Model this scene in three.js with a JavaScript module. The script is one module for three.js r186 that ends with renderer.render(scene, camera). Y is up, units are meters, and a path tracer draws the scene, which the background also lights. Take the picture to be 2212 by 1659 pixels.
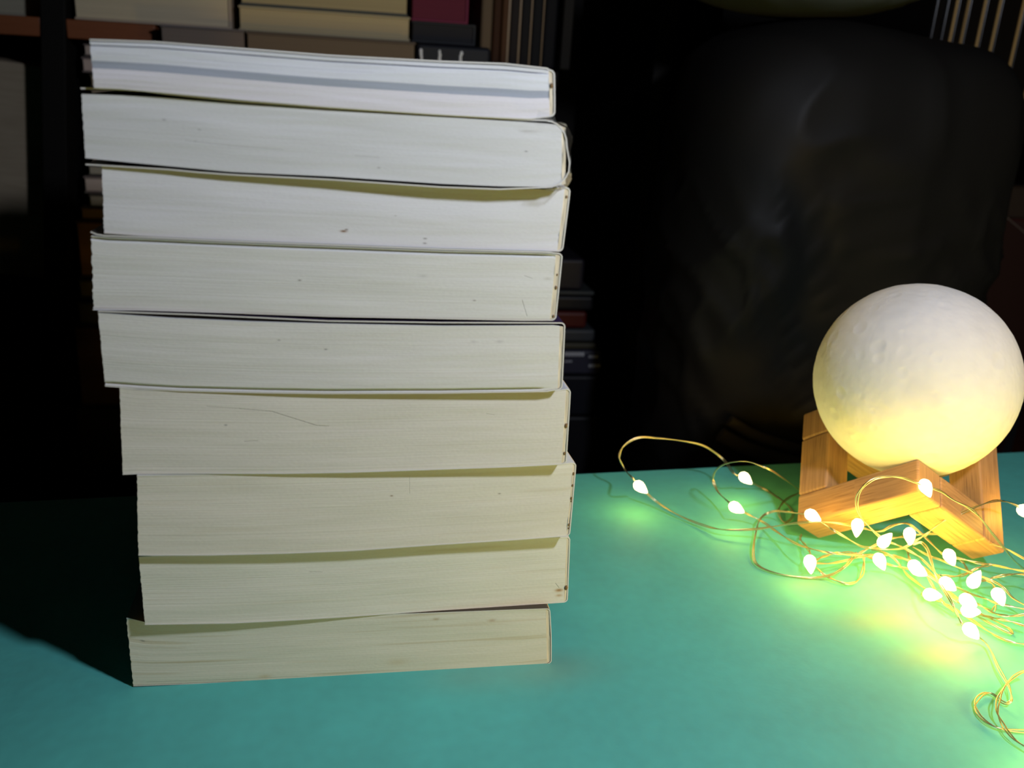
import * as THREE from 'three';
import { RoundedBoxGeometry } from 'three/addons/geometries/RoundedBoxGeometry.js';
import { mergeGeometries, mergeVertices } from 'three/addons/utils/BufferGeometryUtils.js';
import { ImprovedNoise } from 'three/addons/math/ImprovedNoise.js';

// ------------------------------------------------------------------ camera, lights, exposure
const scene = new THREE.Scene();
scene.background = new THREE.Color(0x000000);
const FOCAL = 1970.5, IW = 2212, IH = 1659;
const camera = new THREE.PerspectiveCamera(2 * Math.atan(IH / 2 / FOCAL) * 180 / Math.PI, IW / IH, 0.01, 20);
const CAM = new THREE.Vector3(0.06767, 0.19872, 0.26484);
const RIGHT = new THREE.Vector3(0.983328, 0.059792, 0.171730), DOWN = new THREE.Vector3(-0.000835, -0.942900, 0.333075), FWD = new THREE.Vector3(0.181839, -0.327665, -0.927130);
camera.position.copy(CAM);
camera.quaternion.setFromRotationMatrix(new THREE.Matrix4().makeBasis(RIGHT, DOWN.clone().negate(), FWD.clone().negate()));
camera.focus = 0.33; camera.userData.fStop = 13;
scene.add(camera);
const renderer = new THREE.WebGLRenderer({ antialias: true });
renderer.toneMapping = THREE.LinearToneMapping;
renderer.toneMappingExposure = 1.0;
renderer.shadowMap.enabled = true;
renderer.shadowMap.type = THREE.PCFSoftShadowMap;

const TORCH = { at: [0.278, 0.352, 0.208], aim: [0.2, 0.13, -0.14], power: 0.275, colour: [0.92, 0.98, 1.14], angle: 66, soft: 0.5 };
const BULB = { power: 0.0012, colour: [1, 0.62, 0.05], glow: 5 };
const MOON = { power: 0.0017, colour: [1, 0.68, 0.16], glow: 3 };
const GLOBE = { at: [0.37, 0.05, 0.21], power: 0.08, colour: [1, 0.60, 0.06], glow: 4 };  // unseen globe added for warm fill light

const torch = new THREE.SpotLight(new THREE.Color().setRGB(...TORCH.colour), TORCH.power, 0, TORCH.angle * Math.PI / 180, TORCH.soft, 2);
torch.position.set(...TORCH.at); torch.target.position.set(...TORCH.aim);
torch.castShadow = true; torch.shadow.radius = 0.8; torch.shadow.mapSize.set(2048, 2048); torch.shadow.camera.near = 0.02; torch.shadow.camera.far = 4; torch.shadow.bias = -0.0005;
scene.add(torch, torch.target);

// ------------------------------------------------------------------ helpers
const noise = new ImprovedNoise();
function rng(seed) { let s = seed >>> 0; return () => { s = (s + 0x6D2B79F5) >>> 0; let t = s; t = Math.imul(t ^ (t >>> 15), t | 1); t ^= t + Math.imul(t ^ (t >>> 7), t | 61); return ((t ^ (t >>> 14)) >>> 0) / 4294967296; }; }
const lerp = (a, b, t) => a + (b - a) * t, clamp = (x, a, b) => Math.min(b, Math.max(a, x)), smooth = (a, b, x) => { const t = clamp((x - a) / (b - a), 0, 1); return t * t * (3 - 2 * t); };
const ray = (px, py) => new THREE.Vector3().addScaledVector(RIGHT, (px - IW / 2) / FOCAL).addScaledVector(DOWN, (py - IH / 2) / FOCAL).add(FWD);
const onY = (px, py, y) => { const d = ray(px, py); return CAM.clone().addScaledVector(d, (y - CAM.y) / d.y); };
const onZ = (px, py, z) => { const d = ray(px, py); return CAM.clone().addScaledVector(d, (z - CAM.z) / d.z); };
const used = new Map();
function numbered(n) { const k = used.get(n) || 0; used.set(n, k + 1); return k ? n + '_' + String(k).padStart(3, '0') : n; }
function tag(o, label, category, group, kind) {
  if (label) o.userData.label = label;
  if (category) o.userData.category = category;
  if (group) o.userData.group = group;
  if (kind) o.userData.kind = kind;
  return o;
}
function thing(name, label, category, at = [0, 0, 0], turn = 0, group) {
  const o = new THREE.Group(); o.name = numbered(name); o.position.set(...at); o.rotation.y = turn; scene.add(o);
  return tag(o, label, category, group);
}
function mesh(name, geo, mat, parent) {
  const m = new THREE.Mesh(geo, mat); m.castShadow = m.receiveShadow = true;
  m.name = parent ? name : numbered(name); (parent || scene).add(m); return m;
}
const lin = (r, g, b) => new THREE.Color().setRGB(r, g, b);
const mat = (c, rough = 0.8, more = {}) => new THREE.MeshStandardMaterial({ color: Array.isArray(c) ? lin(...c) : c, roughness: rough, ...more });
const phys = (c, rough, more = {}) => new THREE.MeshPhysicalMaterial({ color: Array.isArray(c) ? lin(...c) : c, roughness: rough, ...more });
function dataTex(w, h, fn, srgb = true) {
  const d = new Uint8Array(w * h * 4);
  for (let j = 0; j < h; j++) for (let i = 0; i < w; i++) { const c = fn(i / w, j / h, i, j), k = (j * w + i) * 4; d[k] = clamp(c[0], 0, 255); d[k + 1] = clamp(c[1], 0, 255); d[k + 2] = clamp(c[2], 0, 255); d[k + 3] = 255; }
  const t = new THREE.DataTexture(d, w, h, THREE.RGBAFormat); t.magFilter = THREE.LinearFilter; t.minFilter = THREE.LinearMipmapLinearFilter; t.generateMipmaps = true;
  t.wrapS = t.wrapT = THREE.RepeatWrapping; if (srgb) t.colorSpace = THREE.SRGBColorSpace; t.needsUpdate = true; return t;
}
const box = (w, h, d, r = 0.001, seg = 2) => new RoundedBoxGeometry(w, h, d, seg, Math.min(r, w / 2.01, h / 2.01, d / 2.01));
function boxAt(x0, x1, y0, y1, z0, z1, r = 0.001) { const g = box(x1 - x0, y1 - y0, z1 - z0, r); g.translate((x0 + x1) / 2, (y0 + y1) / 2, (z0 + z1) / 2); return g; }

// ------------------------------------------------------------------ the room
const FLOOR = -0.75, CEIL = 1.85, XL = -1.5, XR = 1.9, ZB = -0.86, ZF = 1.7, TH = 0.1;
const wallTex = dataTex(256, 256, (u, v) => { const n = noise.noise(u * 20, v * 20, 3) * 5 + noise.noise(u * 70, v * 70, 8) * 4; return [92 + n, 88 + n, 82 + n]; });
const wallMat = mat(0xffffff, 0.95, { map: wallTex });
const floorTex = dataTex(256, 256, (u, v) => { const n = noise.noise(u * 6, v * 90, 3) * 9; return [64 + n, 50 + n, 40 + n]; });
const floorMat = mat(0xffffff, 0.7, { map: floorTex });
function shell(name, x0, x1, y0, y1, z0, z1, m) { return tag(mesh(name, boxAt(x0, x1, y0, y1, z0, z1, 0.002), m), null, null, null, 'structure'); }
shell('floor', XL - TH, XR + TH, FLOOR - TH, FLOOR, ZB - TH, ZF + TH, floorMat);
shell('ceiling', XL - TH, XR + TH, CEIL, CEIL + TH, ZB - TH, ZF + TH, wallMat);
shell('wall_back', XL - TH, XR + TH, FLOOR, CEIL, ZB - TH, ZB, wallMat);
shell('wall_front', XL - TH, XR + TH, FLOOR, CEIL, ZF, ZF + TH, wallMat);
shell('wall_left', XL - TH, XL, FLOOR, CEIL, ZB, ZF, wallMat);
shell('wall_right', XR, XR + TH, FLOOR, CEIL, ZB, ZF, wallMat);

// ------------------------------------------------------------------ the teal table
const TABLE_TURN = Math.atan2(0.018, 0.269);
{
  // table-local: x along the far edge, z towards the camera, origin at the far edge near the stack
  const org = new THREE.Vector3(0.188, 0, -0.1575);
  const t = thing('table', 'teal green painted table top under the books and fairy lights', 'table', [org.x, FLOOR, org.z], TABLE_TURN);
  const W0 = -0.62, W1 = 0.62, D = 0.56, top = -FLOOR;
  const toLocal = (px, py) => { const p = onY(px, py, 0).sub(org).applyAxisAngle(new THREE.Vector3(0, 1, 0), -TABLE_TURN); return [(p.x - W0) / (W1 - W0), p.z / D]; };
  // faint orange blotches of stray flare light, painted into the table colour
  const flareSpots = [[1885, 1342, 75, 0.010, 0.4], [2012, 1418, 70, 0.010, 0.4], [1180, 1446, 60, 0.012, 0.28], [1000, 1460, 70, 0.010, 0.2], [1740, 1255, 40, 0.008, 0.25]].map(([x, y, , r, a]) => [...toLocal(x, y), r, a]);
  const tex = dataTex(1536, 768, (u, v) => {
    const X = u * (W1 - W0), Z = v * D;
    let n = noise.noise(X * 14, Z * 14, 1.5) * 0.09 + noise.noise(X * 55, Z * 55, 7.1) * 0.06 + noise.noise(X * 260, Z * 260, 2.2) * 0.05;
    let r = 90 + 26 * n, g = 186 * (1 + n * 0.5), b = 178 * (1 + n * 0.5);
    for (const [su, sv, rad, a] of flareSpots) { const dx = (u - su) * (W1 - W0) / 1.9, dz = (v - sv) * D; const k = a * Math.exp(-(dx * dx + dz * dz) / (rad * rad) * 1.4); r = lerp(r, 170, k); g = lerp(g, 160, k); b = lerp(b, 130, k); }
    return [r, g, b];
  });
  const bump = dataTex(512, 512, (u, v) => { const n = 128 + noise.noise(u * 40, v * 40, 4) * 40 + noise.noise(u * 130, v * 130, 9) * 40; return [n, n, n]; }, false);
  tex.wrapS = tex.wrapT = THREE.ClampToEdgeWrapping;
  bump.repeat.set(6, 3);
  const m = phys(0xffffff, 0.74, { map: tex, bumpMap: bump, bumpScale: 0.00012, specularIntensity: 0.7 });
  const g = boxAt(W0, W1, top - 0.022, top, 0, D, 0.002);
  const p = g.attributes.position, uv = g.attributes.uv;
  for (let i = 0; i < p.count; i++) uv.setXY(i, (p.getX(i) - W0) / (W1 - W0), p.getZ(i) / D);
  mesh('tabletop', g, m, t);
  const legM = mat([0.03, 0.12, 0.11], 0.6);
  for (const [x, z] of [[W0 + 0.04, 0.04], [W1 - 0.04, 0.04], [W0 + 0.04, D - 0.04], [W1 - 0.04, D - 0.04]]) mesh('leg', boxAt(x - 0.02, x + 0.02, 0, top - 0.022, z - 0.02, z + 0.02, 0.003), legM, t);
}

// ------------------------------------------------------------------ unseen gooseneck lamp, added to carry the torch light (right of the frame)
{
  const h = new THREE.Vector3(...TORCH.at), aim = new THREE.Vector3(...TORCH.aim).sub(h).normalize();
  const b = new THREE.Vector3(0.56, 0, 0.22);
  const l = thing('added_torch_lamp', 'unseen black gooseneck lamp added at the right to carry the torch light', 'lamp', b.toArray());
  const black = mat([0.02, 0.02, 0.02], 0.4);
  const bg = new THREE.LatheGeometry([[0, 0], [0.058, 0], [0.06, 0.004], [0.058, 0.012], [0.02, 0.018], [0, 0.018]].map((q) => new THREE.Vector2(...q)), 40);
  mesh('base', bg, black, l);
  const tail = h.clone().addScaledVector(aim, -0.05).sub(b);
  mesh('gooseneck', new THREE.TubeGeometry(new THREE.CatmullRomCurve3([new THREE.Vector3(0, 0.016, 0), new THREE.Vector3(0.01, 0.2, 0), new THREE.Vector3(0, 0.38, 0), new THREE.Vector3(-0.08, 0.46, 0.03), tail.clone().addScaledVector(aim, -0.03), tail]), 60, 0.006, 10), black, l);
  const hg = new THREE.LatheGeometry([[0.001, -0.055], [0.012, -0.055], [0.015, -0.045], [0.03, -0.006], [0.03, -0.003], [0.0285, -0.003], [0.0285, -0.006], [0.013, -0.042], [0.001, -0.044]].map((q) => new THREE.Vector2(...q)), 40);
  const head = mesh('lamp_head', hg, black, l); head.position.copy(h.clone().sub(b)); head.quaternion.setFromUnitVectors(new THREE.Vector3(0, 1, 0), aim);
  const dg = new THREE.CylinderGeometry(0.009, 0.009, 0.002, 32); dg.translate(0, -0.012, 0);
  const disc = mesh('glowing_disc', dg, mat([0.8, 0.8, 0.8], 0.5, { emissive: lin(...TORCH.colour), emissiveIntensity: 3 }), head);
  disc.castShadow = false;
}

// ------------------------------------------------------------------ a small unseen globe, added right of the frame for warm fill
{
  const l = thing('added_fill_globe', 'unseen warm globe on a dark foot, added right of the fairy lights for fill', 'lamp', [GLOBE.at[0], 0, GLOBE.at[2]]);
  mesh('foot', new THREE.LatheGeometry([[0, 0], [0.026, 0], [0.027, 0.004], [0.02, 0.012], [0.014, 0.022], [0.014, 0.028], [0, 0.028]].map((q) => new THREE.Vector2(...q)), 32), mat([0.05, 0.035, 0.02], 0.5), l);
  const gl = mesh('globe', new THREE.SphereGeometry(0.022, 32, 24), mat([0.8, 0.7, 0.5], 0.4, { emissive: lin(1, 0.72, 0.3), emissiveIntensity: GLOBE.glow }), l); gl.position.y = GLOBE.at[1]; gl.castShadow = false;
  const p = new THREE.PointLight(lin(...GLOBE.colour), GLOBE.power, 0, 2); p.position.y = GLOBE.at[1]; p.castShadow = true; p.shadow.radius = 1; p.shadow.mapSize.set(1024, 1024); p.shadow.camera.near = 0.01; p.shadow.camera.far = 3; l.add(p);
}

// ------------------------------------------------------------------ the stack of books
const STACK_D = 0.19;
function polyAt(pts, t) { // pts sorted by x; t 0..1 along x
  const x = lerp(pts[0].x, pts[pts.length - 1].x, t);
  for (let i = 1; i < pts.length; i++) if (x <= pts[i].x || i === pts.length - 1) { const a = pts[i - 1], b = pts[i], k = clamp((x - a.x) / (b.x - a.x || 1e-9), 0, 1); const s = k; return new THREE.Vector2(x, lerp(a.y, b.y, s)); }
}
function pageTexture(seed, o) {
  const W = 1024, H = 256, r = rng(seed), rows = [], tone = [];
  for (let j = 0; j < H; j++) { rows.push((r() - 0.5) * 2); tone.push(r() * 100); }
  const base = o.paper || [233, 232, 229], lines = o.lines ?? 1;
  const marks = (o.marks || []);
  const px = new Float32Array(W * H * 3), bp = new Float32Array(W * H);
  for (let j = 0; j < H; j++) for (let i = 0; i < W; i++) {
    const u = i / W, v = j / H;
    let n = rows[j] * (0.5 + 0.5 * noise.noise(u * 5, tone[j], 2)) * 5.5 * lines * (1.25 - 0.75 * u);
    const st = noise.noise(u * 6, v * 117.3, seed + 0.37); if (st > 0.4) n -= (st - 0.4) * 12 * lines * (1.2 - 0.8 * u);
    if (st < -0.42) n -= (st + 0.42) * 14 * lines;
    n += noise.noise(u * 7, v * 2, seed + 3.3) * 3 + noise.noise(u * 120, v * 30, seed) * 2;
    const dirt = Math.max(0, noise.noise(u * 4 + seed, v * 22, 5.5) - 0.25) * (o.dirt || 0);
    const k = (j * W + i);
    px[k * 3] = base[0] + n - dirt * 50; px[k * 3 + 1] = base[1] + n - dirt * 66; px[k * 3 + 2] = base[2] + n - dirt * 95; bp[k] = 128 + n * 9;
  }
  for (const mk of marks) { // [kind, u, v, size(px), strength] spots; ['line', [u,v]...]; ['band', v0L, v1L, v0R, v1R]
    if (mk[0] === 'spot') { const [, u, v, s, a, c = [90, 62, 40]] = mk, ci = u * W, cj = v * H; for (let j = Math.floor(cj - s * 2); j <= cj + s * 2; j++) for (let i = Math.floor(ci - s * 3); i <= ci + s * 3; i++) { if (i < 0 || j < 0 || i >= W || j >= H) continue; const d = ((i - ci) / 1.6) ** 2 + (j - cj) ** 2, w = a * Math.exp(-d / (s * s)), k = j * W + i; for (let q = 0; q < 3; q++) px[k * 3 + q] = lerp(px[k * 3 + q], c[q], w); bp[k] -= 60 * w; } }
    if (mk[0] === 'scratch') { const P = mk.slice(2), a = mk[1]; for (let s = 0; s + 1 < P.length; s++) { const n = 400; for (let q = 0; q < n; q++) { const u = lerp(P[s][0], P[s + 1][0], q / n), v = lerp(P[s][1], P[s + 1][1], q / n), i = Math.floor(u * W), j = Math.floor(v * H); if (i < 0 || j < 1 || i >= W || j >= H - 1) continue; for (let c = 0; c < 3; c++) { px[(j * W + i) * 3 + c] = Math.min(px[(j * W + i) * 3 + c], base[c] - 120 * a); px[((j - 1) * W + i) * 3 + c] = Math.max(px[((j - 1) * W + i) * 3 + c], base[c] + 14 * a); } bp[j * W + i] = 20; } } }
    if (mk[0] === 'band') { const [, a0, a1, b0, b1, c] = mk; for (let i = 0; i < W; i++) { const lo = lerp(a0, b0, i / W) * H, hi = lerp(a1, b1, i / W) * H; for (let j = Math.floor(lo); j < hi; j++) for (let q = 0; q < 3; q++) { const k = (j * W + i) * 3 + q; px[k] = px[k] - base[q] + c[q]; } } }
  }
  const map = dataTex(W, H, (u, v, i, j) => { const k = (j * W + i) * 3; return [px[k], px[k + 1], px[k + 2]]; });
  const bump = dataTex(W, H, (u, v, i, j) => { const b = bp[j * W + i]; return [b, b, b]; }, false);
  map.wrapS = map.wrapT = bump.wrapS = bump.wrapT = THREE.ClampToEdgeWrapping;
  return { map, bumpMap: bump };
}
// a block of pages: front grid between a lower and an upper curve, straight sides to the back
function pageBlock(top, bot, o, r) {
  const NU = o.nu || 64, vs = [];
  for (let j = 0; j <= 28; j++) vs.push(j / 28);
  for (const g of o.grooves || []) for (const e of [-1.5, -0.6, 0.6, 1.5]) vs.push(clamp(g[0] + e * (g[3] || 0.014), 0, 1));
  vs.sort((a, b) => a - b);
  const NV = vs.length, pos = [], uv = [], idx = [], q = rng(o.seed || 5);
  const jit = vs.map(() => (q() - 0.5) * (o.ragged ?? 0.0002)), zj = vs.map(() => q() * 100);
  const P = (u, v, j) => { const a = polyAt(bot, u), b = polyAt(top, u); const x = lerp(a.x, b.x, v) + jit[j] * (1 - u) ** 8, y = lerp(a.y, b.y, v); return [x, y]; };
  for (let j = 0; j < NV; j++) for (let i = 0; i <= NU; i++) {
    const u = i / NU, v = vs[j], [x, y] = P(u, v, j);
    let z = (noise.noise(u * 6, zj[j], 1) * 0.00012 + noise.noise(u * 2.5, v * 3, o.seed || 1) * 0.0003) * smooth(0, 0.06, v) * smooth(1, 0.94, v);
    for (const g of o.grooves || []) if (Math.abs(v - g[0]) < (g[3] || 0.014)) z -= 0.0014 * smooth(g[1] - 0.02, g[1] + 0.02, u) * smooth(g[2] + 0.02, g[2] - 0.02, u);
    pos.push(x, y, z); uv.push(u, v);
  }
  const id = (i, j) => j * (NU + 1) + i;
  for (let j = 0; j < NV - 1; j++) for (let i = 0; i < NU; i++) idx.push(id(i, j), id(i + 1, j), id(i + 1, j + 1), id(i, j), id(i + 1, j + 1), id(i, j + 1));
  // side walls and back
  const ring = [];
  for (let i = 0; i <= NU; i++) ring.push(id(i, 0));
  for (let j = 1; j < NV; j++) ring.push(id(NU, j));
  for (let i = NU - 1; i >= 0; i--) ring.push(id(i, NV - 1));
  for (let j = NV - 2; j > 0; j--) ring.push(id(0, j));
  const b0 = pos.length / 3, n = ring.length;
  for (const k of ring) { pos.push(pos[k * 3], pos[k * 3 + 1], pos[k * 3 + 2]); uv.push(uv[k * 2], uv[k * 2 + 1]); }
  for (const k of ring) { pos.push(pos[k * 3], pos[k * 3 + 1], -STACK_D); uv.push(uv[k * 2], uv[k * 2 + 1]); }
  for (let k = 0; k < n; k++) { const a = b0 + k, b = b0 + (k + 1) % n; idx.push(a, a + n, b, b, a + n, b + n); }
  const c = pos.length / 3; pos.push((top[0].x + top[top.length - 1].x) / 2, (top[0].y + bot[0].y) / 2, -STACK_D); uv.push(0.5, 0.5);
  for (let k = 0; k < n; k++) idx.push(b0 + n + (k + 1) % n, b0 + n + k, c);
  const g = new THREE.BufferGeometry(); g.setAttribute('position', new THREE.Float32BufferAttribute(pos, 3)); g.setAttribute('uv', new THREE.Float32BufferAttribute(uv, 2)); g.setIndex(idx); g.computeVertexNormals();
  return g;
}
// a thin card sheet following a 2-D path, pulled back along -z; group 0 = cut edge, group 1 = faces
function sheet(path, t, zf, zb) {
  const pos = [], edge = [], face = [], n = path.length, N = [];
  for (let i = 0; i < n; i++) { const a = path[Math.max(0, i - 1)], b = path[Math.min(n - 1, i + 1)]; const d = b.clone().sub(a).normalize(); N.push(new THREE.Vector2(-d.y, d.x)); }
  for (let i = 0; i < n; i++) { const a = path[i], b = a.clone().addScaledVector(N[i], t); pos.push(a.x, a.y, zf, b.x, b.y, zf, a.x, a.y, zb, b.x, b.y, zb); }
  const quad = (L, a, b, c, d) => L.push(a, b, c, a, c, d);
  for (let i = 0; i < n - 1; i++) { const k = i * 4, l = k + 4; quad(edge, k, l, l + 1, k + 1); quad(edge, k + 2, k + 3, l + 3, l + 2); quad(face, k + 1, l + 1, l + 3, k + 3); quad(face, k, k + 2, l + 2, l); }
  quad(edge, 0, 1, 3, 2); const e = (n - 1) * 4; quad(edge, e, e + 2, e + 3, e + 1);
  let g = new THREE.BufferGeometry(); g.setAttribute('position', new THREE.Float32BufferAttribute(pos, 3)); g.setIndex([...edge, ...face]);
  g.addGroup(0, edge.length, 0); g.addGroup(edge.length, face.length, 1);
  g = g.toNonIndexed(); g.computeVertexNormals(); return g;
}
const cardEdge = mat([0.78, 0.77, 0.74], 0.7), glueMat = mat([0.78, 0.70, 0.54], 0.8), glueSpot = mat([0.22, 0.13, 0.05], 0.6);
const coverMats = { dark: mat([0.02, 0.018, 0.017], 0.35), purple: mat([0.035, 0.02, 0.06], 0.4), white: mat([0.72, 0.72, 0.70], 0.45), brown: mat([0.05, 0.035, 0.025], 0.4), grey: mat([0.16, 0.16, 0.17], 0.4) };
function makeBook(o) {
  const [zl, zr] = o.z, x0 = o.bot[0][0];
  // plane through (0, zl) and (0.14, zr), vertical
  const ang = Math.atan2(zl - zr, 0.14), A = new THREE.Vector3(0, 0, zl), T = new THREE.Vector3(Math.cos(ang), 0, -Math.sin(ang)), Nn = new THREE.Vector3(Math.sin(ang), 0, Math.cos(ang));
  const toWorld = (p) => { const d = ray(p[0], p[1]); const k = A.clone().sub(CAM).dot(Nn) / d.dot(Nn); return CAM.clone().addScaledVector(d, k); };
  const org = toWorld(o.bot[0]);
  const loc = (p) => { const w = toWorld(p).sub(org); return new THREE.Vector2(w.dot(T), w.y); };
  const b = thing('paperback_book', o.label, 'book', org.toArray(), ang, 'paperbacks in the foreground stack');
  const top = o.top.map(loc), bot = o.bot.map(loc);
  const nT = top.length - 1, nB = bot.length - 1, gw = (o.glue ?? 9) / 6500;
  // page block ends where the glue strip begins
  const cut = (pts, w) => { const e = pts[pts.length - 1].x - w, out = pts.filter((p) => p.x < e - 1e-5); const s = pts.find((p) => p.x >= e - 1e-5), a = out[out.length - 1]; out.push(new THREE.Vector2(e, lerp(a.y, s.y, (e - a.x) / (s.x - a.x)))); return out; };
  const pT = cut(top, gw + (o.topCut || 0)), pB = cut(bot, gw);
  const tx = pageTexture(o.seed, o);
  mesh('page_block', pageBlock(pT, pB, o), mat(0xffffff, 0.9, { ...tx, bumpScale: 0.00016 }), b);
  const last = (a) => a[a.length - 1];
  const gT = [last(pT), last(top)], gB = [last(pB), last(bot)];
  const gl = pageBlock(gT, gB, { nu: 3, seed: o.seed + 9, ragged: 0 }); gl.translate(0, 0, -0.0001);
  const glue = mesh('spine_glue', gl, glueMat, b); glue.userData.label = 'strip of yellowed glue beside the spine';
  for (const [f, s] of o.glueSpots || []) { const c = new THREE.Vector2().lerpVectors(gB[0].clone().lerp(gB[1], 0.6), gT[0].clone().lerp(gT[1], 0.6), f); const g = new THREE.SphereGeometry(s, 10, 8); g.scale(0.8, 1.2, 0.4); g.translate(c.x, c.y, 0); mesh('glue_blob', g, glueSpot, glue); }
  // cover: over the top, round the spine, back under
  const t = o.card || 0.00038, rr = o.round || 0.0011;
  const ct = (o.coverTop || o.top).map(loc), cb = (o.coverBot || o.bot).map(loc), path = [];
  const R1 = last(ct), R2 = last(cb);
  const spx = (o.bulge || 0);
  for (let i = 0; i < ct.length; i++) path.push(i === ct.length - 1 ? ct[i].clone().add(new THREE.Vector2(-rr, 0)) : ct[i]);
  for (let k = 1; k < 6; k++) { const a = k / 6 * Math.PI / 2; path.push(new THREE.Vector2(R1.x - rr + Math.sin(a) * rr, R1.y - rr + Math.cos(a) * rr)); }
  for (let k = 1; k < 8; k++) { const f = k / 8; path.push(new THREE.Vector2(lerp(R1.x, R2.x, f) + spx * Math.sin(f * Math.PI), lerp(R1.y - rr, R2.y + rr, f))); }
  for (let k = 1; k < 6; k++) { const a = k / 6 * Math.PI / 2; path.push(new THREE.Vector2(R2.x - rr + Math.cos(a) * rr, R2.y + rr - Math.sin(a) * rr)); }
  for (let i = cb.length - 1; i >= 0; i--) path.push(i === cb.length - 1 ? cb[i].clone().add(new THREE.Vector2(-rr, 0)) : cb[i]);
  const c = mesh('cover', sheet(path, t, 0.0001, -STACK_D - 0.001), [cardEdge, coverMats[o.cover || 'dark']], b);
  if (o.coverLabel) c.userData.label = o.coverLabel;
  for (const fl of o.leaves || []) mesh('loose_page', sheet(fl.map(loc), 0.00012, 0.0003, -STACK_D), [cardEdge, cardEdge], b);
  return { b, loc, toWorld, last: R1 };
}
const books = [];
books.push(makeBook({ seed: 91, z: [0, 0], cover: 'brown', dirt: 0.7, lines: 1.1, glue: 8, bulge: 0.0002, ragged: 0.0003, label: 'thin grubby paperback at the very bottom of the stack, lying on the teal table',
  top: [[273, 1336], [314, 1346], [390, 1349], [504, 1345.5], [640, 1337], [760, 1331.5], [920, 1325.5], [1130, 1317.5], [1187, 1315.5]], bot: [[288, 1480], [504, 1472], [760, 1460.5], [953, 1450], [1130, 1440], [1189, 1432]],
  coverLabel: 'dark brown card cover with pale cut edges', paper: [226, 225, 212], marks: [['spot', 0.3, 0.06, 9, 0.3, [190, 160, 110]], ['spot', 0.62, 0.2, 16, 0.25, [200, 175, 130]], ['spot', 0.72, 0.9, 5, 0.4, [160, 130, 95]], ['spot', 0.86, 0.84, 6, 0.35, [160, 120, 90]], ['spot', 0.03, 0.7, 3, 0.5, [90, 90, 90]], ['scratch', 0.35, [0.03, 0.045], [0.4, 0.035]]] }));
books.push(makeBook({ seed: 82, z: [0.0048, -0.003], cover: 'white', dirt: 0.25, lines: 1.15, glue: 6, label: 'second paperback from the bottom of the stack, frayed brown at its lower right corner',
  top: [[300, 1205], [330, 1203.5], [453, 1202], [606, 1198], [760, 1192.5], [953, 1179], [1120, 1168], [1230, 1161]], bot: [[313, 1347.5], [504, 1344.5], [650, 1337], [760, 1330], [953, 1316.5], [1224, 1299]], paper: [229, 229, 220],
  glueSpots: [[0.22, 0.0008]], marks: [['spot', 0.985, 0.18, 6, 0.75, [150, 105, 55]], ['spot', 0.985, 0.1, 5, 0.5, [170, 130, 80]], ['scratch', 0.5, [0.37, 0.72], [0.4, 0.71]], ['scratch', 0.5, [0.975, 0.3], [0.985, 0.22]]] }));
books.push(makeBook({ seed: 73, z: [0.0078, 0.0020], cover: 'white', dirt: 0.2, lines: 1.1, glue: 5, label: 'third paperback from the bottom, its chipped spine sticking out farthest to the right',
  top: [[296, 1029], [330, 1028.5], [504, 1026], [600, 1024], [760, 1020], [953, 1013.7], [1130, 1007.5], [1209, 1004], [1243, 1001]], bot: [[299, 1197.5], [330, 1198], [453, 1197.5], [606, 1194], [760, 1188], [953, 1174.5], [1120, 1164], [1229, 1156]], paper: [231, 228, 218],
  glueSpots: [[0.86, 0.0005], [0.7, 0.0004], [0.52, 0.0005], [0.48, 0.0003], [0.15, 0.0004], [0.1, 0.0003]], marks: [['spot', 0.56, 0.68, 2, 0.6], ['spot', 0.82, 0.64, 2, 0.6, [120, 110, 100]], ['scratch', 0.25, [0.6, 0.92], [0.602, 0.7]]] }));
books.push(makeBook({ seed: 64, z: [0.0070, 0.0066], cover: 'white', dirt: 0.1, lines: 1.15, glue: 8, label: 'fourth paperback from the bottom, with one long curved scratch across its pages',
  top: [[258, 838], [300, 844], [516, 849], [700, 850.5], [953, 848], [1201, 846], [1231, 842]], bot: [[265, 1023], [300, 1021.5], [453, 1021], [618, 1021], [760, 1018.5], [953, 1012], [1100, 1007], [1221, 1001]], paper: [231, 228, 220],
  glueSpots: [[0.52, 0.0007], [0.14, 0.0005]], marks: [['scratch', 0.8, [0.25, 0.81], [0.32, 0.78], [0.37, 0.69], [0.42, 0.6], [0.447, 0.59]], ['scratch', 0.35, [0.18, 0.83], [0.25, 0.81]], ['scratch', 0.6, [0.26, 0.4], [0.29, 0.41]], ['spot', 0.22, 0.6, 2, 0.6, [110, 110, 105]], ['scratch', 0.3, [0.81, 0.72], [0.83, 0.7]]] }));
books.push(makeBook({ seed: 55, z: [0.0068, 0.0100], cover: 'purple', coverLabel: 'dark purple card cover with pale cut edges', dirt: 0.15, lines: 1.2, glue: 7, label: 'middle paperback of the nine in the stack, under a dark purple cover',
  top: [[212, 676], [300, 683], [370, 688], [530, 695], [710, 699.5], [953, 704.5], [1102, 704], [1194, 703], [1217, 706]], bot: [[227, 832], [300, 837.5], [390, 842.5], [580, 847], [710, 848.5], [953, 847.5], [1181, 844], [1212, 840]],
  coverTop: [[212, 673.5], [423, 681], [710, 694.5], [953, 698], [1150, 698.5], [1219, 699]], paper: [231, 231, 228], grooves: [[0.03, 0.0, 0.95, 0.008]], marks: [['spot', 0.47, 0.63, 2, 0.6, [90, 90, 90]], ['spot', 0.86, 0.76, 5, 0.22, [150, 145, 150]], ['spot', 0.8, 0.76, 4, 0.2, [150, 145, 150]], ['scratch', 0.3, [0.5, 0.1], [0.6, 0.095]], ['spot', 0.37, 0.75, 2, 0.5, [110, 110, 110]]] }));
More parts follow.
